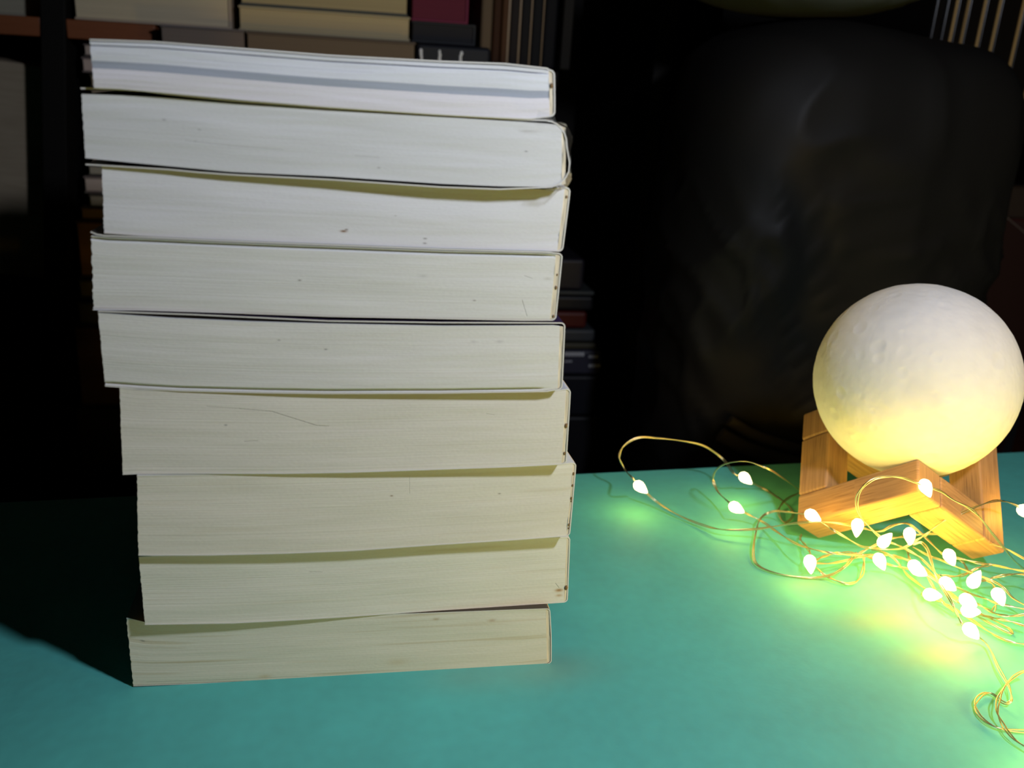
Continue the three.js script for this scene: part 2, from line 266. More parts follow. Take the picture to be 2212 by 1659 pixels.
books.push(makeBook({ seed: 46, z: [0.0060, 0.0098], cover: 'dark', dirt: 0.1, lines: 1.2, glue: 10, ragged: 0.0004, label: 'fourth paperback from the top of the stack, its upper left corner curling up',
  top: [[197, 509], [230, 513], [300, 515.5], [449, 522.5], [600, 528.5], [710, 532.5], [953, 542], [1130, 546], [1192, 548], [1212, 552]], bot: [[202, 666], [300, 667.5], [393, 670], [530, 675], [710, 681.5], [953, 686.5], [1130, 690], [1199, 690]],
  coverTop: [[195.6, 502], [208, 507.5], [226, 510.5], [300, 513.5], [449, 520.5], [600, 526.5], [710, 530.5], [953, 540], [1181, 546], [1213, 549]], paper: [230, 231, 229], grooves: [[0.965, 0.0, 0.98, 0.01]], leaves: [[[201, 669.5], [300, 670], [403, 673], [530, 677]]],
  glueSpots: [[0.7, 0.0003], [0.5, 0.0005], [0.05, 0.0004]], marks: [['spot', 0.43, 0.5, 2, 0.7, [70, 65, 60]], ['spot', 0.7, 0.62, 6, 0.18, [150, 150, 150]], ['spot', 0.82, 0.27, 2, 0.6, [110, 100, 95]], ['scratch', 0.5, [0.93, 0.3], [0.945, 0.05]], ['scratch', 0.4, [0.93, 0.66], [0.95, 0.62]], ['spot', 0.985, 0.62, 5, 0.25, [160, 150, 140]]] }));
books.push(makeBook({ seed: 37, z: [0.0056, 0.0093], cover: 'white', dirt: 0, lines: 0.7, glue: 9, label: 'third paperback from the top of the stack, with a small rusty speck low down',
  top: [[220, 362], [300, 366.5], [390, 371.5], [504, 378.5], [710, 390], [953, 407], [1080, 411], [1176, 411.5], [1230, 407.5]], bot: [[225, 501], [300, 506.5], [449, 515], [600, 521], [710, 525], [953, 535], [1130, 539.5], [1214, 541]], paper: [231, 232, 236],
  glueSpots: [[0.87, 0.0004]], marks: [['spot', 0.507, 0.2, 4, 0.85, [105, 62, 32]], ['spot', 0.513, 0.23, 2, 0.8, [60, 40, 30]], ['spot', 0.69, 0.14, 2.4, 0.7, [90, 88, 88]], ['spot', 0.69, 0.06, 2.4, 0.7, [90, 88, 88]], ['spot', 0.93, 0.78, 12, 0.22, [150, 140, 110]], ['spot', 0.62, 0.5, 1.6, 0.5, [130, 130, 130]]] }));
const wrapped = makeBook({ seed: 28, z: [0.0062, 0.0142], cover: 'dark', round: 0.006, dirt: 0, lines: 0.6, glue: 7, label: 'thick paperback second from the top, sealed in crumpled clear tape at its rounded spine end',
  top: [[176, 203], [260, 206], [352, 211], [499, 223.5], [710, 238], [953, 253], [1130, 263.5], [1195, 268], [1222, 276]], bot: [[184, 341.5], [300, 353], [365, 359], [499, 371.5], [710, 381], [953, 397], [1080, 402.5], [1181, 403.5], [1222, 398]],
  coverTop: [[174.5, 192.5], [250, 194.5], [310, 198], [365, 205], [499, 219], [710, 235], [953, 250.5], [1130, 260.5], [1226, 264]], coverBot: [[185, 353.5], [260, 358], [365, 364.5], [430, 370.5], [499, 375.5], [710, 386], [953, 402.5], [1080, 407], [1226, 405]], paper: [227, 229, 231],
  marks: [['spot', 0.16, 0.68, 2.5, 0.45, [120, 120, 120]], ['spot', 0.23, 0.58, 2, 0.45, [120, 120, 120]], ['spot', 0.22, 0.4, 2, 0.3, [120, 120, 120]], ['scratch', 0.3, [0.2, 0.4], [0.4, 0.37]], ['scratch', 0.35, [0.55, 0.34], [0.6, 0.335]], ['spot', 0.92, 0.55, 2, 0.6, [90, 90, 90]], ['spot', 0.6, 0.18, 2, 0.5, [120, 110, 110]]] });
books.push(makeBook({ seed: 19, z: [0.0080, 0.0142], cover: 'white', dirt: 0, lines: 0.75, glue: 7, ragged: 0.0002, label: 'topmost paperback of the stack, with a grey-blue band of pages along its white edge',
  top: [[194, 89.5], [337, 94.5], [530, 109.5], [710, 123.5], [953, 136.5], [1090, 142], [1181, 151], [1194, 155]], bot: [[203, 186.5], [260, 189], [365, 198.5], [530, 214], [710, 228.5], [953, 245], [1080, 252], [1145, 255], [1196, 250]],
  coverTop: [[194, 87.5], [337, 92.5], [530, 107.5], [710, 121.5], [953, 134.5], [1090, 139.5], [1181, 149.5], [1196.5, 154]], paper: [231, 235, 243], grooves: [[0.915, 0.0, 0.98, 0.008]],
  marks: [['band', 0.41, 0.575, 0.4, 0.552, [172, 180, 194]], ['band', 0.0, 0.41, 0.0, 0.4, [236, 234, 240]], ['scratch', 0.25, [0.01, 0.745], [0.12, 0.73]], ['scratch', 0.25, [0.2, 0.735], [0.6, 0.74]], ['scratch', 0.12, [0, 0.575], [1, 0.552]]], glueSpots: [[0.68, 0.0006]] }));
// clear tape on the second book: a crumpled sleeve round the spine end and one torn flap standing up
{
  const film = phys([0.95, 0.95, 0.95], 0.12, { transmission: 1, thickness: 0, ior: 1.45 });
  const L = wrapped.loc, r = rng(4), raw = [[1138, 262], [1175, 262], [1205, 265], [1219, 271], [1227, 282], [1232, 300], [1229, 318], [1227, 345], [1230, 368], [1229, 388], [1220, 403], [1206, 410.5], [1188, 411], [1165, 408.5]].map(L);
  const curve = new THREE.SplineCurve(raw), N = 60, ZN = 24, pos = [], idx = [];
  for (let i = 0; i <= N; i++) for (let k = 0; k <= ZN; k++) {
    const p = curve.getPoint(i / N), z = lerp(0.0012, -0.09, k / ZN), w = noise.noise(i * 0.35, k * 0.5, 3) * 0.0005 * smooth(0, 0.15, i / N) * smooth(1, 0.85, i / N);
    pos.push(p.x + 0.0003 + Math.abs(w), p.y + w, z + noise.noise(i * 0.3, 0, 9) * 0.0012);
  }
  for (let i = 0; i < N; i++) for (let k = 0; k < ZN; k++) { const a = i * (ZN + 1) + k, b = a + ZN + 1; idx.push(a, a + 1, b, b, a + 1, b + 1); }
  const g = new THREE.BufferGeometry(); g.setAttribute('position', new THREE.Float32BufferAttribute(pos, 3)); g.setIndex(idx); g.computeVertexNormals();
  mesh('clear_tape', g, film, wrapped.b).userData.label = 'crumpled clear tape around the spine end';
  const q = [[1153, 258], [1157, 237], [1178, 242], [1192, 250], [1197, 261]].map(L), fg = new THREE.BufferGeometry(), fp = [];
  const V = q.map((p, i) => [p.x, p.y, 0.0032 + [0, 0.0022, 0.0026, 0.0016, 0][i]]);
  const tri = (a, b, c) => { for (const k of [a, b, c]) fp.push(...V[k]); };
  tri(0, 4, 2); tri(0, 2, 1); tri(4, 3, 2); fg.setAttribute('position', new THREE.Float32BufferAttribute(fp, 3)); fg.computeVertexNormals();
  mesh('tape_flap', fg, film, wrapped.b).userData.label = 'torn flap of clear tape';
}

// ------------------------------------------------------------------ wooden lamp stand: six bars in a zigzag ring
const ringA = 0.0463, barW = 0.0155, ST = { x: 0.3209, z: -0.0826, yaw: -0.4441, tx: 0.002, tz: 0.0488 };
const up3 = new THREE.Vector3(1, 1, 1).normalize();
const front3 = new THREE.Vector3(1, 1, -1); front3.addScaledVector(up3, -front3.dot(up3)).normalize();
const side3 = new THREE.Vector3().crossVectors(up3, front3);
const cubeM = new THREE.Matrix4().makeBasis(new THREE.Vector3(side3.x, up3.x, front3.x), new THREE.Vector3(side3.y, up3.y, front3.y), new THREE.Vector3(side3.z, up3.z, front3.z));
const standM = new THREE.Matrix4().makeRotationX(ST.tx).multiply(new THREE.Matrix4().makeRotationZ(ST.tz)).multiply(new THREE.Matrix4().makeRotationY(ST.yaw)).multiply(cubeM);
const standAxis = up3.clone().applyMatrix4(standM);
const standC = new THREE.Vector3(ST.x, (ringA + 3 * barW) / (2 * Math.sqrt(3)) + 0.0022, ST.z);
{
  const s = thing('wooden_lamp_stand', 'six pale wooden bars joined in a zigzag ring, cradling the moon lamp', 'stand', [ST.x, 0, ST.z]);
  const mk = (seed) => dataTex(512, 128, (u, v) => {
    const w = noise.noise(u * 1.5, v * 3, seed) * 0.5, g = noise.noise(u * 2.2, (v + w * 0.12) * 26, seed + 1), f = noise.noise(u * 9, v * 110, seed + 4), k = Math.max(0, noise.noise(u * 5, v * 46, seed + 8) - 0.3);
    const n = g * 20 + f * 12 - k * 120; return [176 + n, 134 + n * 0.9, 94 + n * 0.7];
  });
  const woods = [11, 23, 37].map((q) => mat(0xffffff, 0.55, { map: mk(q) }));
  const endWood = [mat([0.5, 0.27, 0.11], 0.6)];
  const ring = [[1, 1, -1], [1, -1, -1], [1, -1, 1], [-1, -1, 1], [-1, 1, 1], [-1, 1, -1]].map((p) => new THREE.Vector3(...p).multiplyScalar(ringA / 2));
  for (let i = 0; i < 6; i++) {
    const a = ring[i], b = ring[(i + 1) % 6], full = i % 2 === 0, len = full ? ringA + barW : ringA - barW - 0.0002;
    const axis = b.clone().sub(a).normalize(), c = a.clone().add(b).multiplyScalar(0.5);
    const g = box(len, barW, barW, 0.0012, 3), p = g.attributes.position, nn = g.attributes.normal, uv = g.attributes.uv;
    for (let k = 0; k < p.count; k++) { const v = Math.abs(nn.getY(k)) > Math.abs(nn.getZ(k)) ? p.getZ(k) : p.getY(k) + 0.3; uv.setXY(k, p.getX(k) / 0.08 + i * 0.37, v / 0.03); }
    const m = mesh('bar', g, woods[i % 3], s);
    const q = new THREE.Quaternion().setFromUnitVectors(new THREE.Vector3(1, 0, 0), axis);
    const M = standM.clone().multiply(new THREE.Matrix4().compose(c, q, new THREE.Vector3(1, 1, 1)));
    M.decompose(m.position, m.quaternion, new THREE.Vector3()); m.position.add(standC).sub(new THREE.Vector3(ST.x, 0, ST.z));
  }
}
// ------------------------------------------------------------------ moon lamp globe
{
  const Rm = 0.0431, g = mergeVertices(new THREE.IcosahedronGeometry(1, 70).deleteAttribute('uv').deleteAttribute('normal'), 1e-5), p = g.attributes.position, r = rng(77), cr = [];
  for (let i = 0; i < 420; i++) { const z = r() * 2 - 1, a = r() * 6.283, q = Math.sqrt(1 - z * z), s = 0.02 + 0.07 * r() ** 5; cr.push([q * Math.cos(a), z, q * Math.sin(a), s]); }
  // one clear crater at the upper left, as seen
  const mc = standC.clone().addScaledVector(standAxis, 0.0485), rd = ray(1800, 728).normalize(), oc = CAM.clone().sub(mc), hb = oc.dot(rd), disc = Math.max(0, hb * hb - oc.lengthSq() + Rm * Rm);
  const dir = oc.addScaledVector(rd, -hb - Math.sqrt(disc)).normalize(); cr.push([dir.x, dir.y, dir.z, 0.085]);
  const col = new Float32Array(p.count * 3);
  for (let i = 0; i < p.count; i++) {
    const x = p.getX(i), y = p.getY(i), z = p.getZ(i); let h = noise.noise(x * 3, y * 3, z * 3) * 0.004 + noise.noise(x * 11, y * 11, z * 11) * 0.0026 + noise.noise(x * 30, y * 30, z * 30) * 0.0012;
    for (const [cx, cy, cz, s] of cr) { const d = 1 - (x * cx + y * cy + z * cz); if (d < s * s) { const t = Math.sqrt(2 * d) / s; h += s * 0.055 * (t < 0.8 ? (t * t / 0.64 - 1) : t < 1.3 ? 0.35 * Math.sin((t - 0.8) / 0.5 * Math.PI) : 0); } }
    const m = smooth(0.05, 0.35, noise.noise(x * 1.6 + 4, y * 1.6, z * 1.6)) * 0.05 + noise.noise(x * 9, y * 9, z * 9 + 5) * 0.03;
    col[i * 3] = 0.87 - m; col[i * 3 + 1] = 0.86 - m; col[i * 3 + 2] = 0.85 - m;
    p.setXYZ(i, x * Rm * (1 + h), y * Rm * (1 + h), z * Rm * (1 + h));
  }
  g.setAttribute('color', new THREE.BufferAttribute(col, 3)); g.computeVertexNormals();
  const c = standC.clone().addScaledVector(standAxis, 0.0485);
  const m = tag(mesh('moon_lamp', g, phys(0xffffff, 1, { vertexColors: true, transmission: 0.15, thickness: 0, specularIntensity: 0.2 })), 'round white moon lamp with cratered surface resting on the wooden stand', 'lamp');
  m.position.copy(c);
  // the lamp's own light: a warm diode low inside the shell
  const lo = standAxis.clone().multiplyScalar(-Rm * 0.5);
  const d = mesh('led', new THREE.CylinderGeometry(0.004, 0.004, 0.003, 20), mat([0.9, 0.8, 0.6], 0.4, { emissive: lin(1, 0.75, 0.35), emissiveIntensity: MOON.glow }), m); d.position.copy(lo); d.castShadow = false;
  const pl = new THREE.PointLight(lin(...MOON.colour), MOON.power, 0, 2); pl.position.copy(lo); pl.castShadow = true; pl.shadow.radius = 0.3; pl.shadow.camera.near = 0.002; pl.shadow.camera.far = 2; m.add(pl);
}

// ------------------------------------------------------------------ fairy lights
{
  const s = thing('fairy_light_string', 'tangled string of warm fairy lights on thin gold wire beside the moon lamp', 'fairy lights');
  const gold = mat([0.80, 0.68, 0.45], 0.3, { metalness: 1 });
  // [pixel x, pixel y, height in mm above the table]; a negative third number is a distance z in mm instead
  const P = ([x, y, h]) => h < 0 ? onZ(x, y, h / 1000) : onY(x, y, (h > 1.6 ? 1.6 + (h - 1.6) * 2 : h) / 1000);
  const strands = [
    [[1382, 1050, 6], [1366, 1032, 10], [1350, 1014, -131], [1338, 988, -132], [1345, 966, -133], [1376, 946, -134], [1420, 946, -135], [1470, 952, -136], [1520, 963, -137], [1562, 992, -137], [1587, 1024, 8], [1608, 1032, 6]],
    [[1612, 1034, 6], [1632, 1047, 3], [1652, 1057, 1], [1680, 1075, 1], [1700, 1090, 1], [1713, 1108, 1], [1708, 1122, 1], [1694, 1129, 1], [1684, 1115, 1.6], [1682, 1100, 1.6], [1692, 1085, 2], [1706, 1074, 2], [1734, 1062, 2]],
    [[1734, 1064, 3], [1690, 1032, 14], [1655, 1011, 20], [1620, 998, 20], [1590, 997, 18], [1560, 1005, 14], [1543, 1022, 9], [1540, 1035, 7], [1548, 1058, 5], [1572, 1083, 5], [1590, 1097, 6]],
    [[1592, 1098, 6], [1618, 1112, 4], [1645, 1126, 3], [1690, 1157, 4], [1730, 1179, 6], [1780, 1192, 8], [1815, 1197, 8], [1850, 1199, 6], [1880, 1198, 4]],
    [[1384, 1054, 6], [1420, 1085, 3], [1470, 1115, 2], [1520, 1135, 2], [1560, 1144, 3], [1620, 1144, 4], [1670, 1138, 6], [1720, 1130, 9], [1760, 1127, 11], [1800, 1129, 11], [1850, 1137, 10]],
    [[1752, 1113, 10], [1732, 1110, 8], [1700, 1106, 5], [1675, 1104, 4], [1655, 1110, 3], [1640, 1125, 3], [1633, 1150, 2], [1628, 1180, 2], [1628, 1205, 1.4], [1634, 1218, 1.2], [1650, 1229, 1], [1685, 1240, 1], [1720, 1246, 1], [1760, 1248, 1.5], [1800, 1240, 3], [1825, 1224, 5], [1840, 1207, 5], [1852, 1194, 4]],
    [[1756, 1116, 10], [1800, 1145, 11], [1830, 1163, 9], [1860, 1180, 6], [1890, 1184, 4], [1920, 1187, 4], [1950, 1184, 5], [1980, 1167, 7], [2004, 1152, 9]],
    [[1750, 1214, 5], [1749, 1194, 4], [1738, 1176, 3], [1728, 1164, 2], [1731, 1155, 2]],
    [[1752, 1220, 5], [1765, 1228, 3], [1778, 1240, 2], [1805, 1254, 1.6], [1830, 1261, 1.4], [1850, 1256, 1.6], [1862, 1240, 2], [1866, 1218, 3], [1866, 1202, 4]],
    [[1754, 1214, 5], [1780, 1202, 4], [1812, 1194, 4], [1850, 1196, 5], [1880, 1205, 5], [1900, 1211, 6]],
    [[1755, 1216, 5], [1795, 1217, 3], [1830, 1210, 3], [1860, 1203, 4], [1890, 1199, 4], [1930, 1201, 4], [1975, 1215, 5]],
    [[1998, 1050, -30], [1975, 1041, -30], [1950, 1032, -30], [1920, 1029, -30], [1890, 1034, -30], [1866, 1050, -30], [1853, 1070, -31], [1851, 1092, -32], [1857, 1112, -34], [1872, 1132, -37], [1890, 1150, 14], [1910, 1167, 7]],
    [[2002, 1052, -30], [2030, 1060, -30], [2060, 1080, -30], [2095, 1098, -30], [2112, 1112, -30], [2140, 1148, -32], [2170, 1185, -34], [2190, 1210, -36], [2222, 1238, -38]],
    [[2210, 1104, -48], [2196, 1092, -48], [2170, 1083, -47], [2150, 1082, -46], [2118, 1091, -44], [2080, 1107, -42], [2040, 1125, -42], [2018, 1139, -43], [2007, 1150, -45], [1995, 1160, 8]],
    [[1853, 1139, 10], [1870, 1142, 9], [1892, 1148, 8], [1908, 1146, 8], [1922, 1138, 9], [1945, 1131, 10], [1965, 1133, 9], [1985, 1148, 8], [2010, 1172, 7], [2035, 1196, 6], [2050, 1203, 6]],
    [[2052, 1203, 6], [2080, 1208, 6], [2112, 1216, 6], [2142, 1220, 6], [2180, 1228, 7], [2222, 1236, 8]],
    [[1965, 1156, 6], [1985, 1155, 7], [2020, 1153, 8], [2060, 1158, 8], [2120, 1170, 9], [2165, 1182, 10], [2222, 1212, 10]],
    [[1964, 1158, 6], [1945, 1160, 6], [1925, 1163, 6], [1912, 1168, 6], [1890, 1178, 5], [1870, 1188, 4], [1852, 1198, 3]],
    [[1912, 1169, 6], [1935, 1176, 5], [1958, 1187, 5], [1982, 1201, 5], [2003, 1219, 6], [2022, 1240, 7], [2045, 1261, 8]],
    [[1902, 1213, 5], [1925, 1221, 4], [1947, 1226, 4], [1966, 1230, 5], [1985, 1233, 6], [2010, 1246, 7], [2030, 1262, 7], [2050, 1285, 6], [2070, 1302, 6]],
    [[1884, 1188, 3], [1905, 1192, 4], [1928, 1204, 4], [1945, 1222, 3], [1960, 1242, 2], [1980, 1258, 2], [1998, 1272, 2], [2012, 1284, 4]],
    [[2010, 1286, 4], [1990, 1283, 2], [2010, 1293, 1.5], [2040, 1304, 2], [2062, 1316, 2], [2078, 1327, 2], [2100, 1340, 2], [2130, 1361, 1.6], [2160, 1378, 1.4], [2190, 1388, 1.4], [2222, 1393, 1.6]],
    [[1962, 1162, 6], [1972, 1176, 6], [1990, 1172, 8], [2002, 1184, 8], [2010, 1208, 8], [2017, 1230, 9], [2028, 1256, 10], [2046, 1285, 10], [2060, 1310, 9], [2070, 1332, 7], [2080, 1350, 6], [2096, 1361, 5]],
    [[2099, 1364, 5], [2114, 1376, 3], [2130, 1390, 2], [2143, 1411, 2], [2156, 1441, 2], [2170, 1466, 2], [2179, 1482, 2], [2184, 1501, 2], [2184, 1514, 2], [2175, 1520, 1.4], [2163, 1515, 1.2], [2150, 1503, 1.2], [2138, 1497, 1.2], [2126, 1498, 1.2], [2113, 1508, 1.2], [2106, 1521, 1.2], [2108, 1532, 1.2], [2118, 1548, 1.2], [2136, 1563, 1.2], [2160, 1574, 1.2], [2188, 1578, 1.2], [2222, 1580, 1.2]],
    [[2222, 1447, 4], [2205, 1453, 4], [2188, 1464, 4], [2170, 1484, 4], [2159, 1505, 3.4], [2154, 1525, 3], [2155, 1542, 2.6], [2164, 1561, 2.2], [2176, 1580, 2.2], [2192, 1598, 2], [2222, 1618, 2]],
    [[1987, 1234, 6], [2010, 1242, 6], [2032, 1252, 7], [2050, 1262, 8], [2072, 1272, 6], [2100, 1284, 4], [2130, 1294, 3], [2152, 1303, 3], [2185, 1310, 3], [2222, 1318, 3]],
    [[2105, 1253, 6], [2126, 1254, 5], [2142, 1249, 5], [2168, 1243, 6], [2195, 1240, 6], [2222, 1241, 6]],
    [[2128, 1252, 5], [2142, 1260, 5], [2150, 1273, 5], [2158, 1286, 6], [2152, 1304, 3], [2146, 1320, 2]],
    [[2030, 1242, 7], [2052, 1245, 6], [2078, 1243, 5], [2094, 1236, 5], [2112, 1227, 6], [2142, 1219, 6]],
    [[2104, 1250, 6], [2096, 1238, 5], [2090, 1232, 4], [2080, 1215, 3], [2070, 1206, 4]],
    [[1973, 1182, 5], [1990, 1192, 5], [2012, 1203, 5], [2030, 1209, 6], [2060, 1222, 6], [2100, 1238, 6], [2142, 1254, 6], [2167, 1269, 5], [2187, 1291, 4], [2222, 1312, 4]],
    [[2092, 1300, 7], [2112, 1305, 5], [2135, 1318, 4], [2158, 1328, 3], [2185, 1331, 3], [2222, 1326, 4]],
    [[2095, 1321, 6], [2120, 1329, 4], [2152, 1336, 3], [2185, 1343, 3], [2222, 1355, 3]],
    [[2098, 1322, 6], [2120, 1336, 3], [2145, 1350, 2], [2170, 1363, 1.6], [2186, 1369, 1.4], [2180, 1358, 1.6], [2160, 1347, 2], [2135, 1334, 3], [2100, 1318, 5]],
    [[1960, 1186, 4], [1962, 1200, 4], [1968, 1212, 5], [1985, 1228, 6], [2006, 1250, 6], [2020, 1275, 5], [2034, 1298, 3], [2060, 1322, 2]],
    [[1930, 1200, 4], [1960, 1211, 5], [1990, 1222, 6], [2016, 1245, 6], [2038, 1268, 6], [2068, 1292, 6], [2090, 1305, 6]],
  ];
  strands.push([[2222, 1393, 1.6], [2290, 1420, 5], [2330, 1530, 5], [2300, 1640, 5], [2380, 1720, 5], [2340, 1860, 5], [2450, 1950, 5], [2480, 1800, 5], [2600, 1900, 6], [2680, 1800, 6], [2560, 1720, 6], [2460, 1620, 6], [2540, 1560, 6], [2400, 1480, 6], [2360, 1300, 5], [2222, 1241, 6]]);
  const r = rng(12);
  for (const st of strands) {
    const pts = st.map(P), curve = new THREE.CatmullRomCurve3(pts, false, 'centripetal'), n = Math.max(16, st.length * 6), parts = [], tw = 1 + r() * 2.2, ph = r() * 6.28;
    for (const sgn of [1, -1]) {
      const q = [];
      for (let i = 0; i <= n; i++) { const t = i / n, p = curve.getPoint(t), tan = curve.getTangent(t), side = new THREE.Vector3().crossVectors(tan, new THREE.Vector3(0, 1, 0)).normalize(), nb = new THREE.Vector3().crossVectors(side, tan), a = ph + tw * t * 6.28, amp = 0.00036 + 0.00042 * Math.abs(noise.noise(t * 6, ph, 2)); p.addScaledVector(side, sgn * Math.cos(a) * amp).addScaledVector(nb, sgn * Math.sin(a) * amp * 0.6); p.y = Math.max(p.y, 0.0004); q.push(p); }
      parts.push(new THREE.TubeGeometry(new THREE.CatmullRomCurve3(q), n, 0.00026, 6));
    }
    mesh('wire', mergeGeometries(parts), gold, s);
  }
  const glow = mat([0.9, 0.8, 0.6], 0.3, { emissive: lin(1, 0.8, 0.42), emissiveIntensity: BULB.glow });
  const tear = new THREE.LatheGeometry([[0, -0.0034], [0.0012, -0.0031], [0.0021, -0.0021], [0.0024, -0.0008], [0.0021, 0.0008], [0.0014, 0.0024], [0.0007, 0.0038], [0, 0.0046]].map((q) => new THREE.Vector2(...q)), 14);
  const bulbs = [[1383, 1052, 6, 40], [1610, 1033, 6, 40], [1590, 1097, 6, 30], [1755, 1114, 10, 30], [1852, 1138, 10, 90], [2000, 1053, -30, 60], [2213, 1105, -48, 40], [1911, 1168, 6, -40], [1965, 1157, 6, 80], [1750, 1217, 5, 80], [1901, 1212, 5, 60], [1984, 1232, 6, 30], [1978, 1226, 7, 45], [2052, 1203, 6, 60], [2047, 1262, 8, 35], [2013, 1285, 4, 10], [2105, 1253, 6, -50], [2158, 1288, 6, 60], [2091, 1298, 7, 30], [2096, 1320, 6, 10], [2098, 1363, 5, 45],
    // the string runs on past the right edge of the frame
    [2290, 1420, 5, 20], [2330, 1530, 5, 80], [2300, 1640, 5, 40], [2360, 1300, 5, 10], [2400, 1480, 6, 60], [2380, 1720, 5, 30], [2460, 1620, 6, 70], [2480, 1800, 5, 20], [2560, 1720, 6, 50], [2340, 1860, 5, 10], [2600, 1900, 6, 80], [2450, 1950, 5, 35], [2680, 1800, 6, 15], [2540, 1560, 6, 45]];
  for (const [x, y, h, tilt] of bulbs) {
    const p = P([x, y, h < 0 ? h : h + 2]), b = mesh('bulb', tear, glow, s); b.position.copy(p); b.scale.setScalar(1.08); b.castShadow = false;
    const a = tilt * Math.PI / 180; b.quaternion.setFromUnitVectors(new THREE.Vector3(0, 1, 0), RIGHT.clone().multiplyScalar(Math.cos(a)).addScaledVector(DOWN, Math.sin(a)).addScaledVector(FWD, 0.25).normalize());
    const l = new THREE.PointLight(lin(...BULB.colour), BULB.power, 0, 2); l.position.copy(p); l.castShadow = true; l.shadow.radius = 0.12; l.shadow.mapSize.set(256, 256); l.shadow.camera.near = 0.001; l.shadow.camera.far = 2; s.add(l);
  }
}

// ------------------------------------------------------------------ bookcases in the dark behind
const ZC = -0.445;
const shelfWood = (seed, c) => mat(0xffffff, 0.5, { map: dataTex(256, 128, (u, v) => { const n = noise.noise(u * 3, v * 30, seed) * 12 + noise.noise(u * 12, v * 90, seed + 2) * 7; return [c[0] + n, c[1] + n * 0.8, c[2] + n * 0.7]; }) });
const rust = shelfWood(3, [134, 76, 42]), blackWood = phys([0.010, 0.009, 0.008], 0.6, { specularIntensity: 0.2 }), redWood = shelfWood(7, [74, 36, 20]);
{
  const b = thing('bookcase', 'dark bookcase with a rust brown shelf edge, behind the stack at the left', 'bookcase', [0, FLOOR, 0]), F = -FLOOR;
  for (const x of [-0.62, 0.31]) mesh('upright', boxAt(x, x + 0.0165, 0, F + 0.75, -0.72, x > 0 ? -0.47 : ZC, 0.001), blackWood, b);
  const mid = boxAt(-0.008, 0.008, -0.55, 0.42, -0.275, 0, 0.001); mid.rotateZ(-0.085); const mm = mesh('upright', mid, blackWood, b); mm.position.set(-0.1265, F + 0.2055, ZC);
  mesh('upright', boxAt(0.228, 0.236, F + 0.199, F + 0.56, -0.715, ZC, 0.001), blackWood, b);
  for (const [x0, x1, y, t, m] of [[-0.604, -0.1345, 0.199, 0.0125, rust], [-0.1185, -0.0605, 0.199, 0.0125, rust], [0.179, 0.228, 0.186, 0.0115, blackWood], [-0.604, 0.31, -0.16, 0.014, blackWood], [-0.604, 0.31, -0.55, 0.014, blackWood], [-0.604, 0.31, 0.56, 0.014, blackWood]]) mesh('shelf', boxAt(x0, x1, F + y, F + y + t, -0.715, ZC - 0.002, 0.001), m, b);
  mesh('back_panel', boxAt(-0.604, 0.31, 0, F + 0.74, -0.725, -0.716, 0.001), blackWood, b);
}
{
  const b = thing('bookcase', 'bookcase with a reddish brown shelf edge, in the dark at the upper right', 'bookcase', [0, FLOOR, 0]), F = -FLOOR;
  for (const x of [0.34, 0.98]) mesh('upright', boxAt(x, x + 0.0165, 0, F + 0.75, -0.72, ZC - 0.01, 0.001), blackWood, b);
  for (const [y, t, m] of [[0.174, 0.0215, redWood], [-0.16, 0.016, redWood], [-0.55, 0.016, redWood], [0.56, 0.016, redWood]]) mesh('shelf', boxAt(0.3565, 0.98, F + y, F + y + t, -0.715, ZC - 0.005, 0.001), m, b);
  mesh('back_panel', boxAt(0.3565, 0.98, 0, F + 0.74, -0.725, -0.716, 0.001), blackWood, b);
}
const pagesTex = dataTex(64, 256, (u, v, i, j) => { const n = (rng(j * 7 + 1)() - 0.5) * 20; return [235 + n, 232 + n, 224 + n]; });
// lying book: pages face the room; cover sheets above and below; spine at one end
function lyingBook(label, group, x0, x1, y0, y1, zf, page, cov, o = {}) {
  const depth = o.depth || 0.17, t = Math.min(0.0016, (y1 - y0) * 0.12), b = thing('lying_book', label, 'book', [(x0 + x1) / 2, y0, zf], o.turn || 0, group);
  const hw = (x1 - x0) / 2, H = y1 - y0, cm = phys(cov, o.rough ?? 0.6, { specularIntensity: 0.4 }), pm = mat(page, 0.9, { map: pagesTex }), s = o.spine || 0;
  mesh('page_block', boxAt(-hw + (s < 0 ? 0.002 : 0.0008), hw - (s > 0 ? 0.002 : 0.0008), t, H - t, -depth, -0.0012, 0.0004), pm, b);
  const cs = [boxAt(-hw, hw, 0, t, -depth - 0.001, 0, 0.0004), boxAt(-hw, hw, H - t, H, -depth - 0.001, 0, 0.0004)];
  if (s) cs.push(boxAt(s < 0 ? -hw : hw - 0.0018, s < 0 ? -hw + 0.0018 : hw, t * 0.5, H - t * 0.5, -depth - 0.001, 0, 0.0004));
  mesh('cover', mergeGeometries(cs), cm, b);
  return b;
}
